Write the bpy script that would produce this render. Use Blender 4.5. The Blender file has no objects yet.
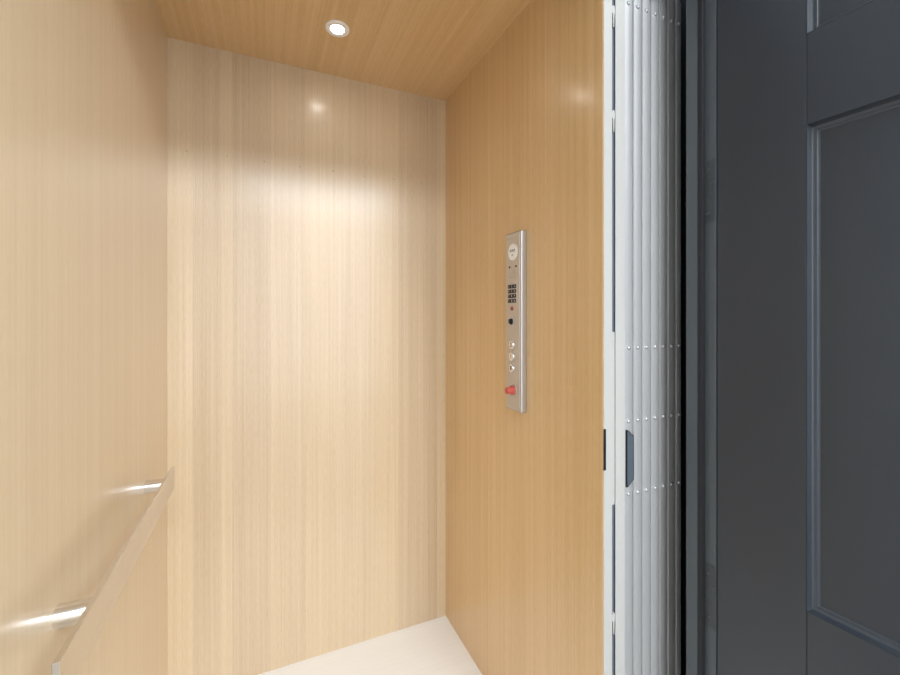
import bpy, bmesh, math
from mathutils import Vector, Matrix
PI = math.pi
scn = bpy.context.scene
COL = scn.collection

# ------------------------------------------------------------------ materials
def new_mat(name):
    m = bpy.data.materials.new(name); m.use_nodes = True
    nt = m.node_tree
    return m, nt, nt.nodes['Principled BSDF']

class N:
    """small node-building helper"""
    def __init__(s, nt): s.nt = nt
    def node(s, t, **kw):
        n = s.nt.nodes.new(t)
        for k, v in kw.items(): setattr(n, k, v)
        return n
    def link(s, a, b): s.nt.links.new(a, b)
    def math(s, op, a, b=None, c=None):
        n = s.node('ShaderNodeMath', operation=op)
        for i, v in enumerate((a, b, c)):
            if v is None: continue
            if isinstance(v, (int, float)): n.inputs[i].default_value = v
            else: s.link(v, n.inputs[i])
        return n.outputs[0]
    def xyz(s, x, y, z):
        n = s.node('ShaderNodeCombineXYZ')
        for i, v in enumerate((x, y, z)):
            if isinstance(v, (int, float)): n.inputs[i].default_value = v
            else: s.link(v, n.inputs[i])
        return n.outputs[0]
    def noise(s, vec, scale=1.0, detail=3.0, rough=.6):
        n = s.node('ShaderNodeTexNoise')
        n.inputs['Scale'].default_value = scale
        n.inputs['Detail'].default_value = detail
        n.inputs['Roughness'].default_value = rough
        s.link(vec, n.inputs['Vector'])
        return n.outputs['Fac']

def wood(name, across, along, base, leaves, leaf_amp=.05, grain_amp=.16, rough=.36, seed=0.0, flaw=None, aniso_bump=.12):
    """quarter-cut veneer: straight grain, sequence-matched leaves of slightly different tone"""
    m, nt, bsdf = new_mat(name); h = N(nt)
    tc = h.node('ShaderNodeTexCoord')
    sp = h.node('ShaderNodeSeparateXYZ'); h.link(tc.outputs['Object'], sp.inputs[0])
    A, G = sp.outputs[across], sp.outputs[along]
    # leaf tone from explicit joints: list of (position, tone)
    ramp = h.node('ShaderNodeValToRGB'); cr = ramp.color_ramp; cr.interpolation = 'CONSTANT'
    lo, hi = leaves[0][0], leaves[-1][0]
    span = hi - lo + .25
    cr.elements.remove(cr.elements[1])
    for i, (p, t) in enumerate(leaves):
        q = max(0, min(1, (p - lo) / span))
        e = cr.elements[0] if i == 0 else cr.elements.new(q)
        e.position = q; v = max(0, .5 + t * .5); e.color = (v, v, v, 1)
    h.link(h.math('DIVIDE', h.math('SUBTRACT', A, lo), span), ramp.inputs[0])
    tone = h.math('MULTIPLY', h.math('SUBTRACT', ramp.outputs[0], .5), leaf_amp)
    # grain at three scales
    g1 = h.noise(h.xyz(h.math('MULTIPLY', A, 300), seed, h.math('MULTIPLY', G, 1.3)), 1, 3, .6)
    g2 = h.noise(h.xyz(h.math('MULTIPLY', A, 55), seed + 7, h.math('MULTIPLY', G, .5)), 1, 3, .55)
    g3 = h.noise(h.xyz(h.math('MULTIPLY', A, 700), seed + 13, h.math('MULTIPLY', G, 32)), 1, 2, .6)
    g4 = h.noise(h.xyz(h.math('MULTIPLY', A, 7), seed + 3, h.math('MULTIPLY', G, .8)), 1, 2, .5)
    s = h.math('ADD', h.math('MULTIPLY', h.math('SUBTRACT', g1, .5), .9), h.math('MULTIPLY', h.math('SUBTRACT', g2, .5), .9))
    s = h.math('ADD', s, h.math('MULTIPLY', h.math('SUBTRACT', g3, .5), .9))
    s = h.math('ADD', s, h.math('MULTIPLY', h.math('SUBTRACT', g4, .5), .5))
    val = h.math('ADD', h.math('MULTIPLY', s, grain_amp * 2), h.math('ADD', tone, 1.0))
    if flaw:                                   # the same little flaw repeated in every matched leaf
        z0, pitch, off = flaw
        fx = h.math('SUBTRACT', h.math('FRACT', h.math('DIVIDE', h.math('ADD', A, off), pitch)), .5)
        fx = h.math('MULTIPLY', fx, pitch)
        fz = h.math('SUBTRACT', G, z0)
        wob = h.noise(h.xyz(h.math('MULTIPLY', A, 9), 0, h.math('MULTIPLY', G, 9)), 1, 1, .5)
        fz = h.math('ADD', fz, h.math('MULTIPLY', h.math('SUBTRACT', wob, .5), .03))
        d = h.math('SQRT', h.math('ADD', h.math('POWER', fx, 2), h.math('POWER', fz, 2)))
        dot = h.math('SUBTRACT', 1, h.math('MINIMUM', h.math('DIVIDE', d, .0042), 1))
        val = h.math('SUBTRACT', val, h.math('MULTIPLY', dot, .38))
    hsv = h.node('ShaderNodeHueSaturation')
    hsv.inputs['Color'].default_value = (*base, 1)
    h.link(val, hsv.inputs['Value'])
    h.link(h.math('ADD', .5, h.math('MULTIPLY', tone, .035)), hsv.inputs['Hue'])
    h.link(h.math('SUBTRACT', 1.0, h.math('MULTIPLY', s, .25)), hsv.inputs['Saturation'])
    h.link(hsv.outputs[0], bsdf.inputs['Base Color'])
    bsdf.inputs['Roughness'].default_value = rough
    bsdf.inputs['Specular IOR Level'].default_value = .5
    bsdf.inputs['Coat Weight'].default_value = .5; bsdf.inputs['Coat Roughness'].default_value = .2
    bp = h.node('ShaderNodeBump'); bp.inputs['Strength'].default_value = aniso_bump; bp.inputs['Distance'].default_value = .0004
    h.link(h.math('ADD', g1, h.math('MULTIPLY', g3, .5)), bp.inputs['Height'])
    h.link(bp.outputs[0], bsdf.inputs['Normal'])
    return m

def plain(name, col, rough=.5, metal=0.0, spec=.5, noise=0.0, nscale=60.0, stretch=(1, 1, 1), bump=0.0):
    m, nt, bsdf = new_mat(name); h = N(nt)
    bsdf.inputs['Base Color'].default_value = (*col, 1)
    bsdf.inputs['Roughness'].default_value = rough
    bsdf.inputs['Metallic'].default_value = metal
    bsdf.inputs['Specular IOR Level'].default_value = spec
    if noise or bump:
        tc = h.node('ShaderNodeTexCoord')
        mp = h.node('ShaderNodeMapping'); mp.inputs['Scale'].default_value = stretch
        h.link(tc.outputs['Object'], mp.inputs[0])
        n = h.noise(mp.outputs[0], nscale, 3, .6)
        if noise:
            hsv = h.node('ShaderNodeHueSaturation'); hsv.inputs['Color'].default_value = (*col, 1)
            h.link(h.math('ADD', 1 - noise / 2, h.math('MULTIPLY', n, noise)), hsv.inputs['Value'])
            h.link(hsv.outputs[0], bsdf.inputs['Base Color'])
            h.link(h.math('ADD', rough - .04, h.math('MULTIPLY', n, .08)), bsdf.inputs['Roughness'])
        if bump:
            bp = h.node('ShaderNodeBump'); bp.inputs['Strength'].default_value = bump; bp.inputs['Distance'].default_value = .0005
            h.link(n, bp.inputs['Height']); h.link(bp.outputs[0], bsdf.inputs['Normal'])
    return m

def emitter(name, col, strength):
    m = bpy.data.materials.new(name); m.use_nodes = True
    nt = m.node_tree; nt.nodes.clear()
    e = nt.nodes.new('ShaderNodeEmission'); o = nt.nodes.new('ShaderNodeOutputMaterial')
    e.inputs[0].default_value = (*col, 1); e.inputs[1].default_value = strength
    nt.links.new(e.outputs[0], o.inputs[0])
    return m

OAK = (.65, .442, .225)
PALE_OAK = (.575, .438, .283)
LIGHT_OAK = (.665, .522, .345)
BACK_LEAVES_SHEEN = [(-.2763, .2), (-.2086, -.55), (-.1250, -.1), (-.0925, -.7), (.0254, -.2), (.0700, -.35), (.1414, .1), (.2541, -.1),  # first strip toned paler for the left wall's reflection in the corner
               (.3817, .25), (.4893, -.45), (.6115, -.75), (.656, .35)]
SIDE_LEAVES = [(.5, .1), (.66, -.2), (.77, .3), (.885, -.1), (1.0, .25), (1.11, -.25), (1.23, .2), (1.345, -.3), (1.46, .15), (1.55, -.15)]
CEIL_LEAVES = [(-.28, .1), (-.17, -.2), (-.05, .25), (.07, -.1), (.19, .2), (.3, -.25), (.42, .15), (.53, -.1), (.62, .2)]
M_BACK = wood('veneer_back', 0, 2, PALE_OAK, BACK_LEAVES_SHEEN, .24, flaw=(1.775, .116, .05), seed=2)
M_LEFT = wood('veneer_left', 1, 2, LIGHT_OAK, SIDE_LEAVES, .05, grain_amp=.10, seed=5)
M_RIGHT = wood('veneer_right', 1, 2, OAK, [(p + .03, -t) for p, t in SIDE_LEAVES], .05, seed=9)
M_CEIL = wood('veneer_ceiling', 0, 1, OAK, CEIL_LEAVES, .08, seed=14)
M_FLOOR = wood('whitewashed_floor', 1, 0, (.82, .81, .79), [(-3, 0), (-2.9, .1)], .0, grain_amp=.05, rough=.45, seed=21)
M_LFLOOR = plain('landing_floor', (.30, .25, .20), .45, noise=.1, nscale=3, stretch=(1, 12, 1))
M_WHITE = plain('wall_paint', (.62, .62, .61), .6, noise=.02)
M_STEEL = plain('brushed_steel', (.74, .72, .69), .17, 1.0, noise=.06, nscale=40, stretch=(30, 1, 30))
M_POST = plain('satin_steel_post', (.80, .79, .77), .20, 1.0)
M_PLATE = plain('brushed_plate', (.56, .52, .49), .38, .55, noise=.08, nscale=30, stretch=(1, 1, 40))
M_BEZEL = plain('steel_bezel', (.56, .55, .55), .30, .8)
M_ALU = plain('anodised_aluminium', (.60, .60, .60), .40, .5, noise=.03, nscale=6, stretch=(30, 30, .4))
M_RIVET = plain('rivet_metal', (.52, .52, .54), .34, .6)
M_IVORY = plain('powder_coat_pale', (.50, .49, .465), .45, noise=.02)
M_NAVY = plain('dark_blue_grey_paint', (.028, .035, .0455), .36, noise=.10, nscale=9, bump=.05)
M_HINGE = plain('painted_hinge', (.042, .050, .058), .4, noise=.3, nscale=60)
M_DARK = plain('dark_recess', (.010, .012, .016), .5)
M_RUBBER = plain('black_rubber', (.008, .009, .012), .55)
M_SLATE = plain('slate_plastic', (.085, .105, .13), .4)
M_SLOT = plain('slot_lining', (.13, .15, .19), .5)
M_NAVY_LIT = plain('jamb_paint_lit', (.066, .080, .091), .36, noise=.08, nscale=9)  # the door's paint, lightened for the light the jamb catches from the cab
M_BLACK = plain('black_plastic', (.012, .012, .013), .35)
M_RED = plain('red_plastic', (.50, .085, .06), .3)
M_REDDK = plain('dull_red_lens', (.30, .07, .05), .25)
M_LABEL = plain('white_label', (.86, .87, .86), .35)
M_GREY = plain('grey_print', (.32, .35, .37), .5)
M_PALE = plain('pale_print', (.75, .74, .72), .5)
M_LED = emitter('lamp_lens', (1.0, .95, .88), 80)
M_LAMP = emitter('landing_lamp', (1.0, .985, .97), 62)
M_BTN = plain('satin_button', (.82, .80, .77), .22, .9)

# ------------------------------------------------------------------ mesh helpers
def box(bm, lo, hi):
    lo, hi = Vector(lo), Vector(hi)
    v = [bm.verts.new((x, y, z)) for x in (lo.x, hi.x) for y in (lo.y, hi.y) for z in (lo.z, hi.z)]
    for f in ((0, 1, 3, 2), (4, 6, 7, 5), (0, 4, 5, 1), (2, 3, 7, 6), (0, 2, 6, 4), (1, 5, 7, 3)):
        bm.faces.new([v[i] for i in f])

def boxm(lo, hi, bevel=0.0, seg=2):
    bm = bmesh.new(); box(bm, lo, hi)
    if bevel:
        bmesh.ops.bevel(bm, geom=bm.edges[:], offset=bevel, segments=seg, profile=.5, affect='EDGES')
    return bm

def prism(pts, fn):
    """closed outline pts (a, b), extruded between fn(a, b, 0) and fn(a, b, 1)"""
    bm = bmesh.new()
    lo = [bm.verts.new(fn(a, b, 0)) for a, b in pts]
    hi = [bm.verts.new(fn(a, b, 1)) for a, b in pts]
    n = len(pts)
    bm.faces.new(lo); bm.faces.new(hi)
    for i in range(n):
        bm.faces.new((lo[i], lo[(i + 1) % n], hi[(i + 1) % n], hi[i]))
    bmesh.ops.recalc_face_normals(bm, faces=bm.faces[:])
    return bm

def lathe(profile, origin, axis, seg=32):
    """profile of (radius, height) revolved about axis through origin"""
    axis = Vector(axis).normalized()
    q = Vector((0, 0, 1)).rotation_difference(axis)
    bm = bmesh.new(); rings = []
    for r, hgt in profile:
        if r < 1e-6:
            rings.append([bm.verts.new(Vector(origin) + q @ Vector((0, 0, hgt)))])
        else:
            rings.append([bm.verts.new(Vector(origin) + q @ Vector((r * math.cos(2 * PI * k / seg), r * math.sin(2 * PI * k / seg), hgt))) for k in range(seg)])
    for a, b in zip(rings, rings[1:]):
        for k in range(seg):
            k2 = (k + 1) % seg
            if len(a) == 1 and len(b) == 1: continue
            if len(a) == 1: bm.faces.new((a[0], b[k], b[k2]))
            elif len(b) == 1: bm.faces.new((a[k], b[0], a[k2]))
            else: bm.faces.new((a[k], b[k], b[k2], a[k2]))
    bmesh.ops.recalc_face_normals(bm, faces=bm.faces[:])
    return bm

def world_origin(o):
    p = Vector((0, 0, 0))
    while o is not None:
        p += o.location; o = o.parent
    return p

def obj(name, bm, mat, parent=None, smooth=True, angle=35, recenter=True):
    """bm is in place coordinates; the object's origin goes to its own centre"""
    me = bpy.data.meshes.new(name)
    bm.normal_update()
    if smooth:
        for f in bm.faces: f.smooth = True
        for e in bm.edges:
            if len(e.link_faces) == 2 and e.calc_face_angle(0) > math.radians(angle): e.smooth = False
    base = world_origin(parent) if parent else Vector((0, 0, 0))
    c = Vector((0, 0, 0))
    if recenter:
        xs = [v.co for v in bm.verts]
        c = Vector([(min(p[i] for p in xs) + max(p[i] for p in xs)) / 2 for i in range(3)])
        bmesh.ops.translate(bm, verts=bm.verts[:], vec=-c)
    else:
        bmesh.ops.translate(bm, verts=bm.verts[:], vec=-base)
        c = base
    bm.to_mesh(me); bm.free()
    me.materials.append(mat)
    o = bpy.data.objects.new(name, me); COL.objects.link(o)
    if parent: o.parent = parent
    o.location = c - base
    if smooth:
        wn = o.modifiers.new('weighted', 'WEIGHTED_NORMAL'); wn.keep_sharp = True; wn.weight = 80
    return o

def struct(name, bm, mat, label=None, cat=None, smooth=True):
    o = obj(name, bm, mat, None, smooth, recenter=False)
    o['kind'] = 'structure'
    if label: o['label'] = label
    if cat: o['category'] = cat
    return o

def thing(name, label, cat, loc, group=None):
    o = bpy.data.objects.new(name, None); COL.objects.link(o)
    o.empty_display_size = .05
    o.location = loc; o['label'] = label; o['category'] = cat
    if group: o['group'] = group
    return o

def text_bm(s, size, origin, right, up):
    cu = bpy.data.curves.new('t', 'FONT'); cu.body = s; cu.size = size
    cu.align_x = 'CENTER'; cu.align_y = 'CENTER'; cu.extrude = .0002; cu.resolution_u = 3
    t = bpy.data.objects.new('t', cu); COL.objects.link(t)
    bpy.context.view_layer.update()
    me = bpy.data.meshes.new_from_object(t.evaluated_get(bpy.context.evaluated_depsgraph_get()))
    bpy.data.objects.remove(t); bpy.data.curves.remove(cu)
    bm = bmesh.new(); bm.from_mesh(me); bpy.data.meshes.remove(me)
    right, up = Vector(right), Vector(up); nrm = right.cross(up)
    for v in bm.verts:
        v.co = Vector(origin) + right * v.co.x + up * v.co.y + nrm * v.co.z
    return bm

# ------------------------------------------------------------------ dimensions (metres, camera above the origin)
XL, XR, YB, ZC = -.2763, .6945, 1.595, 2.13
YG = .7166            # front plane of the folded gate, where the right cab wall ends
XJ, XS = .880, .868   # door rabbet and door stop faces of the right jamb
ZH = 2.035            # underside of the door head

# ------------------------------------------------------------------ cab shell
struct('floor', boxm((XL - .03, .50, -.03), (XR + .4, YB + .03, 0)), M_FLOOR, 'pale whitewashed wood floor of the elevator cab', 'floor')
struct('ceiling', boxm((XL - .03, .655, ZC), (XR + .03, YB + .03, ZC + .03)), M_CEIL, 'orange oak veneer ceiling of the elevator cab', 'ceiling')
struct('wall_left', boxm((XL - .03, .60, 0), (XL, YB, ZC)), M_LEFT, 'oak veneer cab wall behind the steel handrail', 'wall')
struct('wall_back', boxm((XL - .03, YB, 0), (XR + .03, YB + .03, ZC)), M_BACK, 'oak veneer cab wall facing the doorway', 'wall')
struct('wall_right', boxm((XR, YG, 0), (XR + .02, YB, ZC)), M_RIGHT, 'oak veneer cab wall that carries the control panel', 'wall')
# pocket for the folded gate and the hoistway front
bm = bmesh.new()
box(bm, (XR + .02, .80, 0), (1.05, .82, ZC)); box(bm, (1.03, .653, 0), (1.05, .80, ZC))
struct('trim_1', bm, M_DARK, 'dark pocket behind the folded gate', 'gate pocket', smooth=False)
bm = bmesh.new()
box(bm, (XL - .03, .645, ZH), (1.05, .66, ZC + .03))
struct('trim_2', bm, M_NAVY, 'dark head panel above the cab opening', 'door head', smooth=False)

# ------------------------------------------------------------------ landing in front of the cab
LX0, LX1, LY0, LZ = -1.7, 2.3, -3.2, 2.72
struct('floor_landing', boxm((LX0, LY0, -.03), (LX1, .50, 0)), M_LFLOOR, 'pale floor of the landing before the elevator', 'floor')
bm = bmesh.new()
box(bm, (LX0, .590, 0), (XL - .03, .645, LZ)); box(bm, (1.0, .590, 0), (LX1, .645, LZ)); box(bm, (XL - .03, .590, ZH + .02), (1.0, .645, LZ))
struct('wall_front', bm, M_WHITE, 'white landing wall around the elevator doorway', 'wall', smooth=False)
struct('wall_landing_left', boxm((LX0 - .1, LY0, 0), (LX0, .645, LZ)), M_WHITE, 'white landing wall on the left', 'wall')
struct('wall_landing_right', boxm((LX1, LY0, 0), (LX1 + .1, .645, LZ)), M_WHITE, 'white landing wall on the right', 'wall')
SX0, SX1, SY0, SY1 = -.2, 2.25, -2.7, -1.1  # ceiling opening added out of view for a broad overhead fill
bm = bmesh.new()
box(bm, (LX0, LY0, LZ), (SX0, .645, LZ + .05)); box(bm, (SX1, LY0, LZ), (LX1, .645, LZ + .05))
box(bm, (SX0, LY0, LZ), (SX1, SY0, LZ + .05)); box(bm, (SX0, SY1, LZ), (SX1, .645, LZ + .05))
struct('ceiling_landing', bm, M_WHITE, 'white landing ceiling with an added opening for fill light', 'ceiling', smooth=False)
WX0, WX1, WZ0, WZ1 = -.2, 2.15, .05, 2.4
bm = bmesh.new()
box(bm, (LX0, LY0 - .12, 0), (WX0, LY0, LZ)); box(bm, (WX1, LY0 - .12, 0), (LX1, LY0, LZ))
box(bm, (WX0, LY0 - .12, 0), (WX1, LY0, WZ0)); box(bm, (WX0, LY0 - .12, WZ1), (WX1, LY0, LZ))
struct('wall_landing_back', bm, M_WHITE, 'white landing wall with the window', 'wall', smooth=False)
bm = bmesh.new()
for x in (WX0, (WX0 + WX1) / 2 - .025, WX1 - .05): box(bm, (x, LY0 - .09, WZ0), (x + .05, LY0 - .04, WZ1))
for z in (WZ0, WZ1 - .05): box(bm, (WX0, LY0 - .09, z), (WX1, LY0 - .04, z + .05))
struct('window_1', bm, M_WHITE, 'white framed window of the landing', 'window', smooth=False)

# right door jamb: rabbet, stop and gasket
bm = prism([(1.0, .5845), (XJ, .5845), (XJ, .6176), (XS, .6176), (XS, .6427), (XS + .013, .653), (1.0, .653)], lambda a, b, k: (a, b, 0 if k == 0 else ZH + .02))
struct('trim_3', bm, M_NAVY_LIT, 'dark blue grey door jamb with stop and hinge rabbet', 'door jamb', smooth=False)
struct('trim_4', boxm((XS + .0015, .607, 0), (XJ + .001, .6178, ZH), .0015), M_RUBBER, 'black weatherstrip along the door stop', 'weatherstrip')
bm = bmesh.new(); box(bm, (XL - .03, .5845, ZH), (XJ, .653, ZH + .02)); box(bm, (XL - .03, .5845, 0), (XL - .005, .60, ZH))
struct('trim_5', bm, M_NAVY, 'dark blue grey door frame head and left jamb', 'door frame', smooth=False)

# ------------------------------------------------------------------ the landing door, swung open (dark blue grey)
HX, HY = .882, .5835
DA = math.radians(4.4)
DS = Vector((math.sin(DA), -math.cos(DA), 0))       # along the door from the hinge edge
DW = Vector((math.cos(DA), math.sin(DA), 0))        # into the door's thickness
def dp(s, w, z): return Vector((HX, HY, 0)) + DS * s + DW * w + Vector((0, 0, z))
door = bpy.data.objects.new('door_1', None); COL.objects.link(door)
door.location = (HX, HY, 0.0); door['kind'] = 'structure'; door['category'] = 'door'
door['label'] = 'dark blue grey panelled landing door swung open on the right'
def dbox(s0, s1, w0, w1, z0, z1, bevel=.0):
    b = boxm((s0, w0, z0), (s1, w1, z1), bevel)
    for v in b.verts: v.co = dp(*v.co)
    bmesh.ops.recalc_face_normals(b, faces=b.faces[:])
    return b
DWID, STL, TH = .92, .157, .044
rails = [(.012, .25), (.50, .705), (1.581, 1.745), (1.90, 2.025)]
for s0, s1 in ((0, STL), (DWID - STL, DWID)):
    obj('stile', dbox(s0, s1, 0, TH, .012, 2.025, .0030), M_NAVY, door)
for z0, z1 in rails:
    obj('rail', dbox(STL, DWID - STL, .0003, TH - .0003, z0, z1, .0008), M_NAVY, door)
MP = [(0, 0), (.0006, .0018), (.0022, .0040), (.0034, .0085), (.0062, .0118), (.0090, .0120), (.0105, .0132), (.0125, .0158), (.0145, .0160), (.0145, .0200), (0, .0200)]
for (a0, a1), (b0, b1) in zip(rails, rails[1:]):
    z0, z1 = a1, b0; s0, s1 = STL, DWID - STL
    p = obj('panel', dbox(s0 - .004, s1 + .004, .016, .030, z0 - .004, z1 + .004), M_NAVY, door)
    bm = bmesh.new(); loops = []
    for d, w in MP:
        loops.append([bm.verts.new(dp(*c)) for c in ((s0 + d, w, z0 + d), (s1 - d, w, z0 + d), (s1 - d, w, z1 - d), (s0 + d, w, z1 - d))])
    for A, B in zip(loops, loops[1:] + loops[:1]):
        for i in range(4): bm.faces.new((A[i], A[(i + 1) % 4], B[(i + 1) % 4], B[i]))
    bmesh.ops.recalc_face_normals(bm, faces=bm.faces[:])
    obj('panel_moulding', bm, M_NAVY, door, angle=50)
# hinges: leaves let into the jamb rabbet, rounded on the inner side
for zc in (1.506, .6355):
    hh, r = .0665, .012
    y0, y1 = .5848, .6098
    pts = [(y0, zc - hh), (y1 - r, zc - hh)]
    pts += [(y1 - r + r * math.sin(t * PI / 10), zc - hh + r - r * math.cos(t * PI / 10)) for t in range(1, 6)]
    pts += [(y1 - r + r * math.cos(t * PI / 10), zc + hh - r + r * math.sin(t * PI / 10)) for t in range(0, 6)]
    pts += [(y0, zc + hh)]
    hg = obj('hinge', prism(pts, lambda a, b, k: (XJ - .0022 * k + .0004, a, b)), M_HINGE, door)
    for dy, dz in ((.600, .045), (.5895, .018), (.600, -.012), (.600, -.048)):
        s = obj('screw', lathe([(0, .0012), (.0018, .0011), (.0022, .0004), (.0036, .0013), (.0042, .0004), (.0042, -.001)], (XJ - .0018, dy, zc + dz), (-1, 0, 0), 16), M_HINGE, hg)
    k = obj('hinge_barrel', lathe([(0, hh), (.007, hh), (.007, -hh), (0, -hh)], (XJ + .056, .576, zc), (0, 0, 1), 20), M_HINGE, hg)

# ------------------------------------------------------------------ recessed downlight
dl = thing('downlight', 'small round recessed downlight glowing in the oak ceiling', 'ceiling light', (.2130, 1.33, ZC))
c = (.2130, 1.33, ZC)
obj('trim_ring', lathe([(.037, .0), (.0368, .003), (.034, .0055), (.030, .0058), (.0215, .0045), (.0185, .001), (.0185, -.0005)], c, (0, 0, -1), 48), M_LABEL, dl)
obj('lens', lathe([(0, .0030), (.010, .0026), (.0185, .0012), (.0185, 0), (0, 0)], c, (0, 0, -1), 40), M_LED, dl)

sl_ = bpy.data.lights.new('downlight_beam', 'SPOT'); sl_.energy = 14; sl_.color = (1.0, .95, .90)
sl_.spot_size = math.radians(72); sl_.spot_blend = 1.0; sl_.shadow_soft_size = .02
so_ = bpy.data.objects.new('downlight_beam', sl_); COL.objects.link(so_); so_.location = (.2130, 1.33, ZC - .008)

# ------------------------------------------------------------------ handrail
hr = thing('handrail', 'flat stainless steel handrail on two round standoffs along left wall', 'handrail', (XL, 1.0, .764))
RX0, RX1 = -.2276, -.2198
obj('flat_bar', boxm((RX0, .646, .765), (RX1, 1.367, .824), .0008), M_STEEL, hr)
for y, z in ((.802, .793), (1.319, .793)):
    p = obj('standoff', lathe([(0, 0), (.0162, 0), (.0165, .0006), (.0165, RX0 - XL - .0002), (0, RX0 - XL - .0002)], (XL, y, z), (1, 0, 0), 40), M_POST, hr)

# ------------------------------------------------------------------ control panel on the right wall
CX, CY, CZ = .674, 1.0525, 1.2225
cp = thing('control_panel', 'tall narrow stainless elevator control panel on the right oak wall', 'control panel', (XR, CY, .960))
obj('housing', boxm((CX + .0008, 1.0110, .9600), (XR, 1.0940, 1.4850), .0042, 4), M_BEZEL, cp)
obj('faceplate', boxm((CX - .0002, 1.0185, .9740), (CX + .004, 1.0865, 1.4710), .0006), M_PLATE, cp)
FX = CX - .0002
def disc(r, t, y, z, r0=0.0, dome=0.0, seg=28):
    prof = [(r0, 0), (r, 0), (r, t * .7), (r * .95, t), (r0, t + dome)] if r0 == 0 else [(r0, 0), (r, 0), (r, t * .7), (r * .96, t), (r0 + .0006, t), (r0, t * .7), (r0, 0)]
    return lathe(prof, (FX + .0004, y, z), (-1, 0, 0), seg)
em = obj('emblem', disc(.0245, .0018, CY, 1.4267), M_LABEL, cp)
bm = bmesh.new()
for y, z, w, hgt in ((.0105, .004, .0070, .0075), (.001, .004, .0070, .0075), (-.0088, .004, .0074, .0075), (.001, -.0085, .007, .0045)):
    box(bm, (FX - .0017, CY + y - w / 2, 1.4267 + z - hgt / 2), (FX - .0012, CY + y + w / 2, 1.4267 + z + hgt / 2))
obj('emblem_print', bm, M_GREY, em)
for y in (1.0705, 1.0362):
    obj('screw', disc(.0032, .0016, y, 1.3835), M_BLACK, cp)
sk = obj('speaker', disc(.0125, .0006, CY, 1.359), M_PLATE, cp)
obj('speaker_rim', disc(.0140, .0012, CY, 1.359, .0120), M_BEZEL, sk)
kp = obj('keypad', boxm((FX - .0010, 1.0310, 1.2755), (FX + .001, 1.0785, 1.3330), .0006), M_PLATE, cp)
keys = ['1', '2', '3', '4', '5', '6', '7', '8', '9', '*', '0', '#']
for i, ch in enumerate(keys):
    y = 1.0547 + .0152 * (1 - i % 3); z = 1.3253 - .0141 * (i // 3)
    k = obj('key', boxm((FX - .0030, y - .0062, z - .0054), (FX - .0006, y + .0062, z + .0054), .0006), M_BLACK, kp)
    # printed figure sits on the key
    obj('key_print', text_bm(ch, .0085, (FX - .0030, y, z), (0, -1, 0), (0, 0, 1)), M_PALE, k, smooth=False)
obj('indicator_lamp', disc(.0062, .003, 1.0562, 1.2606, dome=.001), M_REDDK, cp)
ks = obj('key_switch', disc(.0135, .0022, 1.0590, 1.2220, .0095), M_BEZEL, cp)
obj('lock_barrel', disc(.0098, .0035, 1.0590, 1.2220), M_BLACK, ks)
obj('key_tab', boxm((FX - .010, 1.0575, 1.2160), (FX - .002, 1.0625, 1.2300), .0012), M_BLACK, ks)
for ch, z in (('2', 1.1528), ('1', 1.1188), ('B', 1.0845)):
    b = obj('floor_button', disc(.0125, .0048, 1.0555, z, dome=.0008), M_BTN, cp)
    obj('button_rim', disc(.0145, .0022, 1.0555, z, .0128), M_BEZEL, b)
    obj('button_print', text_bm(ch, .0165, (FX - .0053, 1.0560, z), (0, -1, 0), (0, 0, 1)), M_BLACK, b, smooth=False)
es = obj('emergency_stop', lathe([(0, .0), (.0135, 0), (.0140, .002), (.0138, .0075), (.0105, .0095), (.0098, .012), (.0098, .022), (.0088, .0245), (0, .0252)], (FX + .0004, 1.0500, 1.0205), (-1, 0, 0), 36), M_RED, cp)
es['label'] = 'red emergency stop button'
obj('collar', disc(.0185, .0025, 1.0500, 1.0205, .0142), M_BEZEL, es)

# ------------------------------------------------------------------ gate post (pale) at the end of the right wall
gp = thing('gate_post', 'pale grey upright slotted gate post at the end of right wall', 'gate post', (.728, YG, 0))
obj('left_flange', boxm((.6960, YG - .0020, 0), (.7202, YG - .0002, ZH - .002), .0006), M_IVORY, gp)
obj('right_flange', boxm((.7314, YG - .0012, 0), (.7600, YG + .0014, ZH - .002), .0008), M_IVORY, gp)
obj('slot_back', boxm((.7150, YG + .0045, 0), (.7600, YG + .010, ZH - .002)), M_SLOT, gp)
obj('slot_cover', boxm((.7214, YG + .0006, .8098), (.7306, YG + .0045, 1.2012), .0006), M_IVORY, gp)
def clip(z):
    # spring clip: narrow neck with two leaf tongues, as seen where the slot is pinched
    pts = [(.7207, z - .006), (.7250, z - .0105), (.7268, z - .040), (.7290, z - .040), (.7296, z - .012), (.7311, z - .007),
           (.7311, z + .006), (.7285, z + .010), (.7252, z + .007), (.7207, z + .006)]
    obj('spring_clip', prism(pts, lambda a, b, k: (a, YG + .0005 + .004 * k, b)), M_IVORY, gp)
for z in (1.9325, 1.6950, .5555, .300): clip(z)
obj('strike_plate', boxm((.6948, YG - .0032, .893), (.7012, YG - .0019, .985), .0004), M_BLACK, gp)

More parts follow.
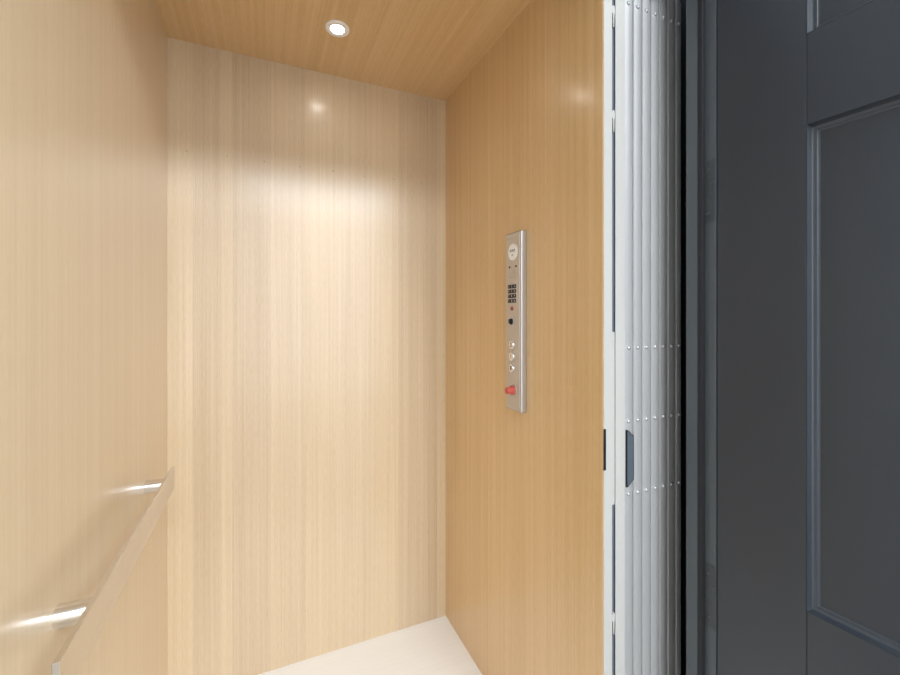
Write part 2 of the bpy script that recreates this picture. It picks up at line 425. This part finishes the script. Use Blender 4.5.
# ------------------------------------------------------------------ folded gate: slim aluminium slats with rivets
fg = thing('folding_gate', 'silver riveted aluminium folding elevator gate stacked beside dark door jamb', 'folding gate', (.86, YG, .01))
GZ0, GZ1 = .012, 2.02
x0, pitch = .7612, .0283
PROF = [(0, .0050), (.0002, .0012), (.0008, .0002), (.0016, 0), (.0026, .0002), (.0032, .0010), (.0090, .0002), (.0150, -.0001), (.0205, .0002), (.0248, .0010),
        (.0262, .0018), (.0272, .0032), (.0276, .0060), (.0276, .016), (0, .016)]
for i in range(8):
    xa = x0 + pitch * i + (.0004 * i if i else 0)
    kx = (1, 1, 1, 1, 1, 1, .62, .3)[i]
    if i == 7: xa = .9505
    sl = obj('gate_slat', prism([(xa + a * kx, YG + (.0008 if i < 7 else .0060) + b) for a, b in PROF], lambda a, b, k: (a, b, GZ0 if k == 0 else GZ1)), M_ALU, fg, angle=40)
    for z in (1.960, 1.164, .9945, .826, .22):
        if i == 7: break
        obj('rivet', lathe([(0, .0036), (.0018, .0034), (.0036, .0024), (.0048, .0008), (.0051, -.002), (0, -.002)], (xa + (.0115 if i < 6 else .0085), YG + .0004, z), (0, -1, 0), 16), M_RIVET, sl)
    if i == 0:
        def hshape(g):
            return [(xa + .0030 + g, .8435 + g), (xa + .0075, .8435 + g), (xa + .0255 - g, .8580 + g * .5), (xa + .0255 - g, .9600 - g * .5), (xa + .0075, .9748 - g), (xa + .0030 + g, .9748 - g)]
        hd = obj('pull_handle', prism(hshape(0), lambda a, b, k: (a, YG - .0020 + .006 * k, b)), M_BLACK, sl)
        obj('handle_insert', prism(hshape(.0022), lambda a, b, k: (a, YG - .0024 + .003 * k, b)), M_SLATE, hd)

# ------------------------------------------------------------------ daylight of the landing: window, and an added ceiling fill
def daylight(name, loc, rot, sx, sy, energy, col):
    li = bpy.data.lights.new(name, 'AREA'); li.shape = 'RECTANGLE'; li.size = sx; li.size_y = sy
    li.energy = energy; li.color = col
    lo = bpy.data.objects.new(name, li); COL.objects.link(lo)
    lo.location = loc; lo.rotation_euler = rot
daylight('window_daylight', ((WX0 + WX1) / 2, LY0 - .14, (WZ0 + WZ1) / 2), (PI / 2, 0, 0), WX1 - WX0, WZ1 - WZ0, 62, (.88, .945, 1.0))
daylight('ceiling_fill', ((SX0 + SX1) / 2, (SY0 + SY1) / 2, LZ + .04), (0, 0, 0), SX1 - SX0, SY1 - SY0, 240, (.88, .945, 1.0))  # unseen overhead source, added to light the cab walls under the door head

w = bpy.data.worlds.new('world'); scn.world = w; w.use_nodes = True
w.node_tree.nodes['Background'].inputs[0].default_value = (.75, .85, 1, 1)
w.node_tree.nodes['Background'].inputs[1].default_value = 1.0

# ------------------------------------------------------------------ camera
cd = bpy.data.cameras.new('camera'); cd.sensor_width = 36; cd.lens = 420 / 900 * 36
cd.shift_y = -20 / 900; cd.clip_start = .02
co = bpy.data.objects.new('camera', cd); COL.objects.link(co)
co.location = (0, 0, 1.234); co.rotation_euler = (PI / 2, 0, -math.radians(24.113))
scn.camera = co

scn.view_settings.view_transform = 'Standard'; scn.view_settings.look = 'None'
scn.view_settings.gamma = 1; scn.view_settings.use_curve_mapping = False
scn.view_settings.exposure = 0.10
scn.cycles.max_bounces = 10; scn.cycles.diffuse_bounces = 6
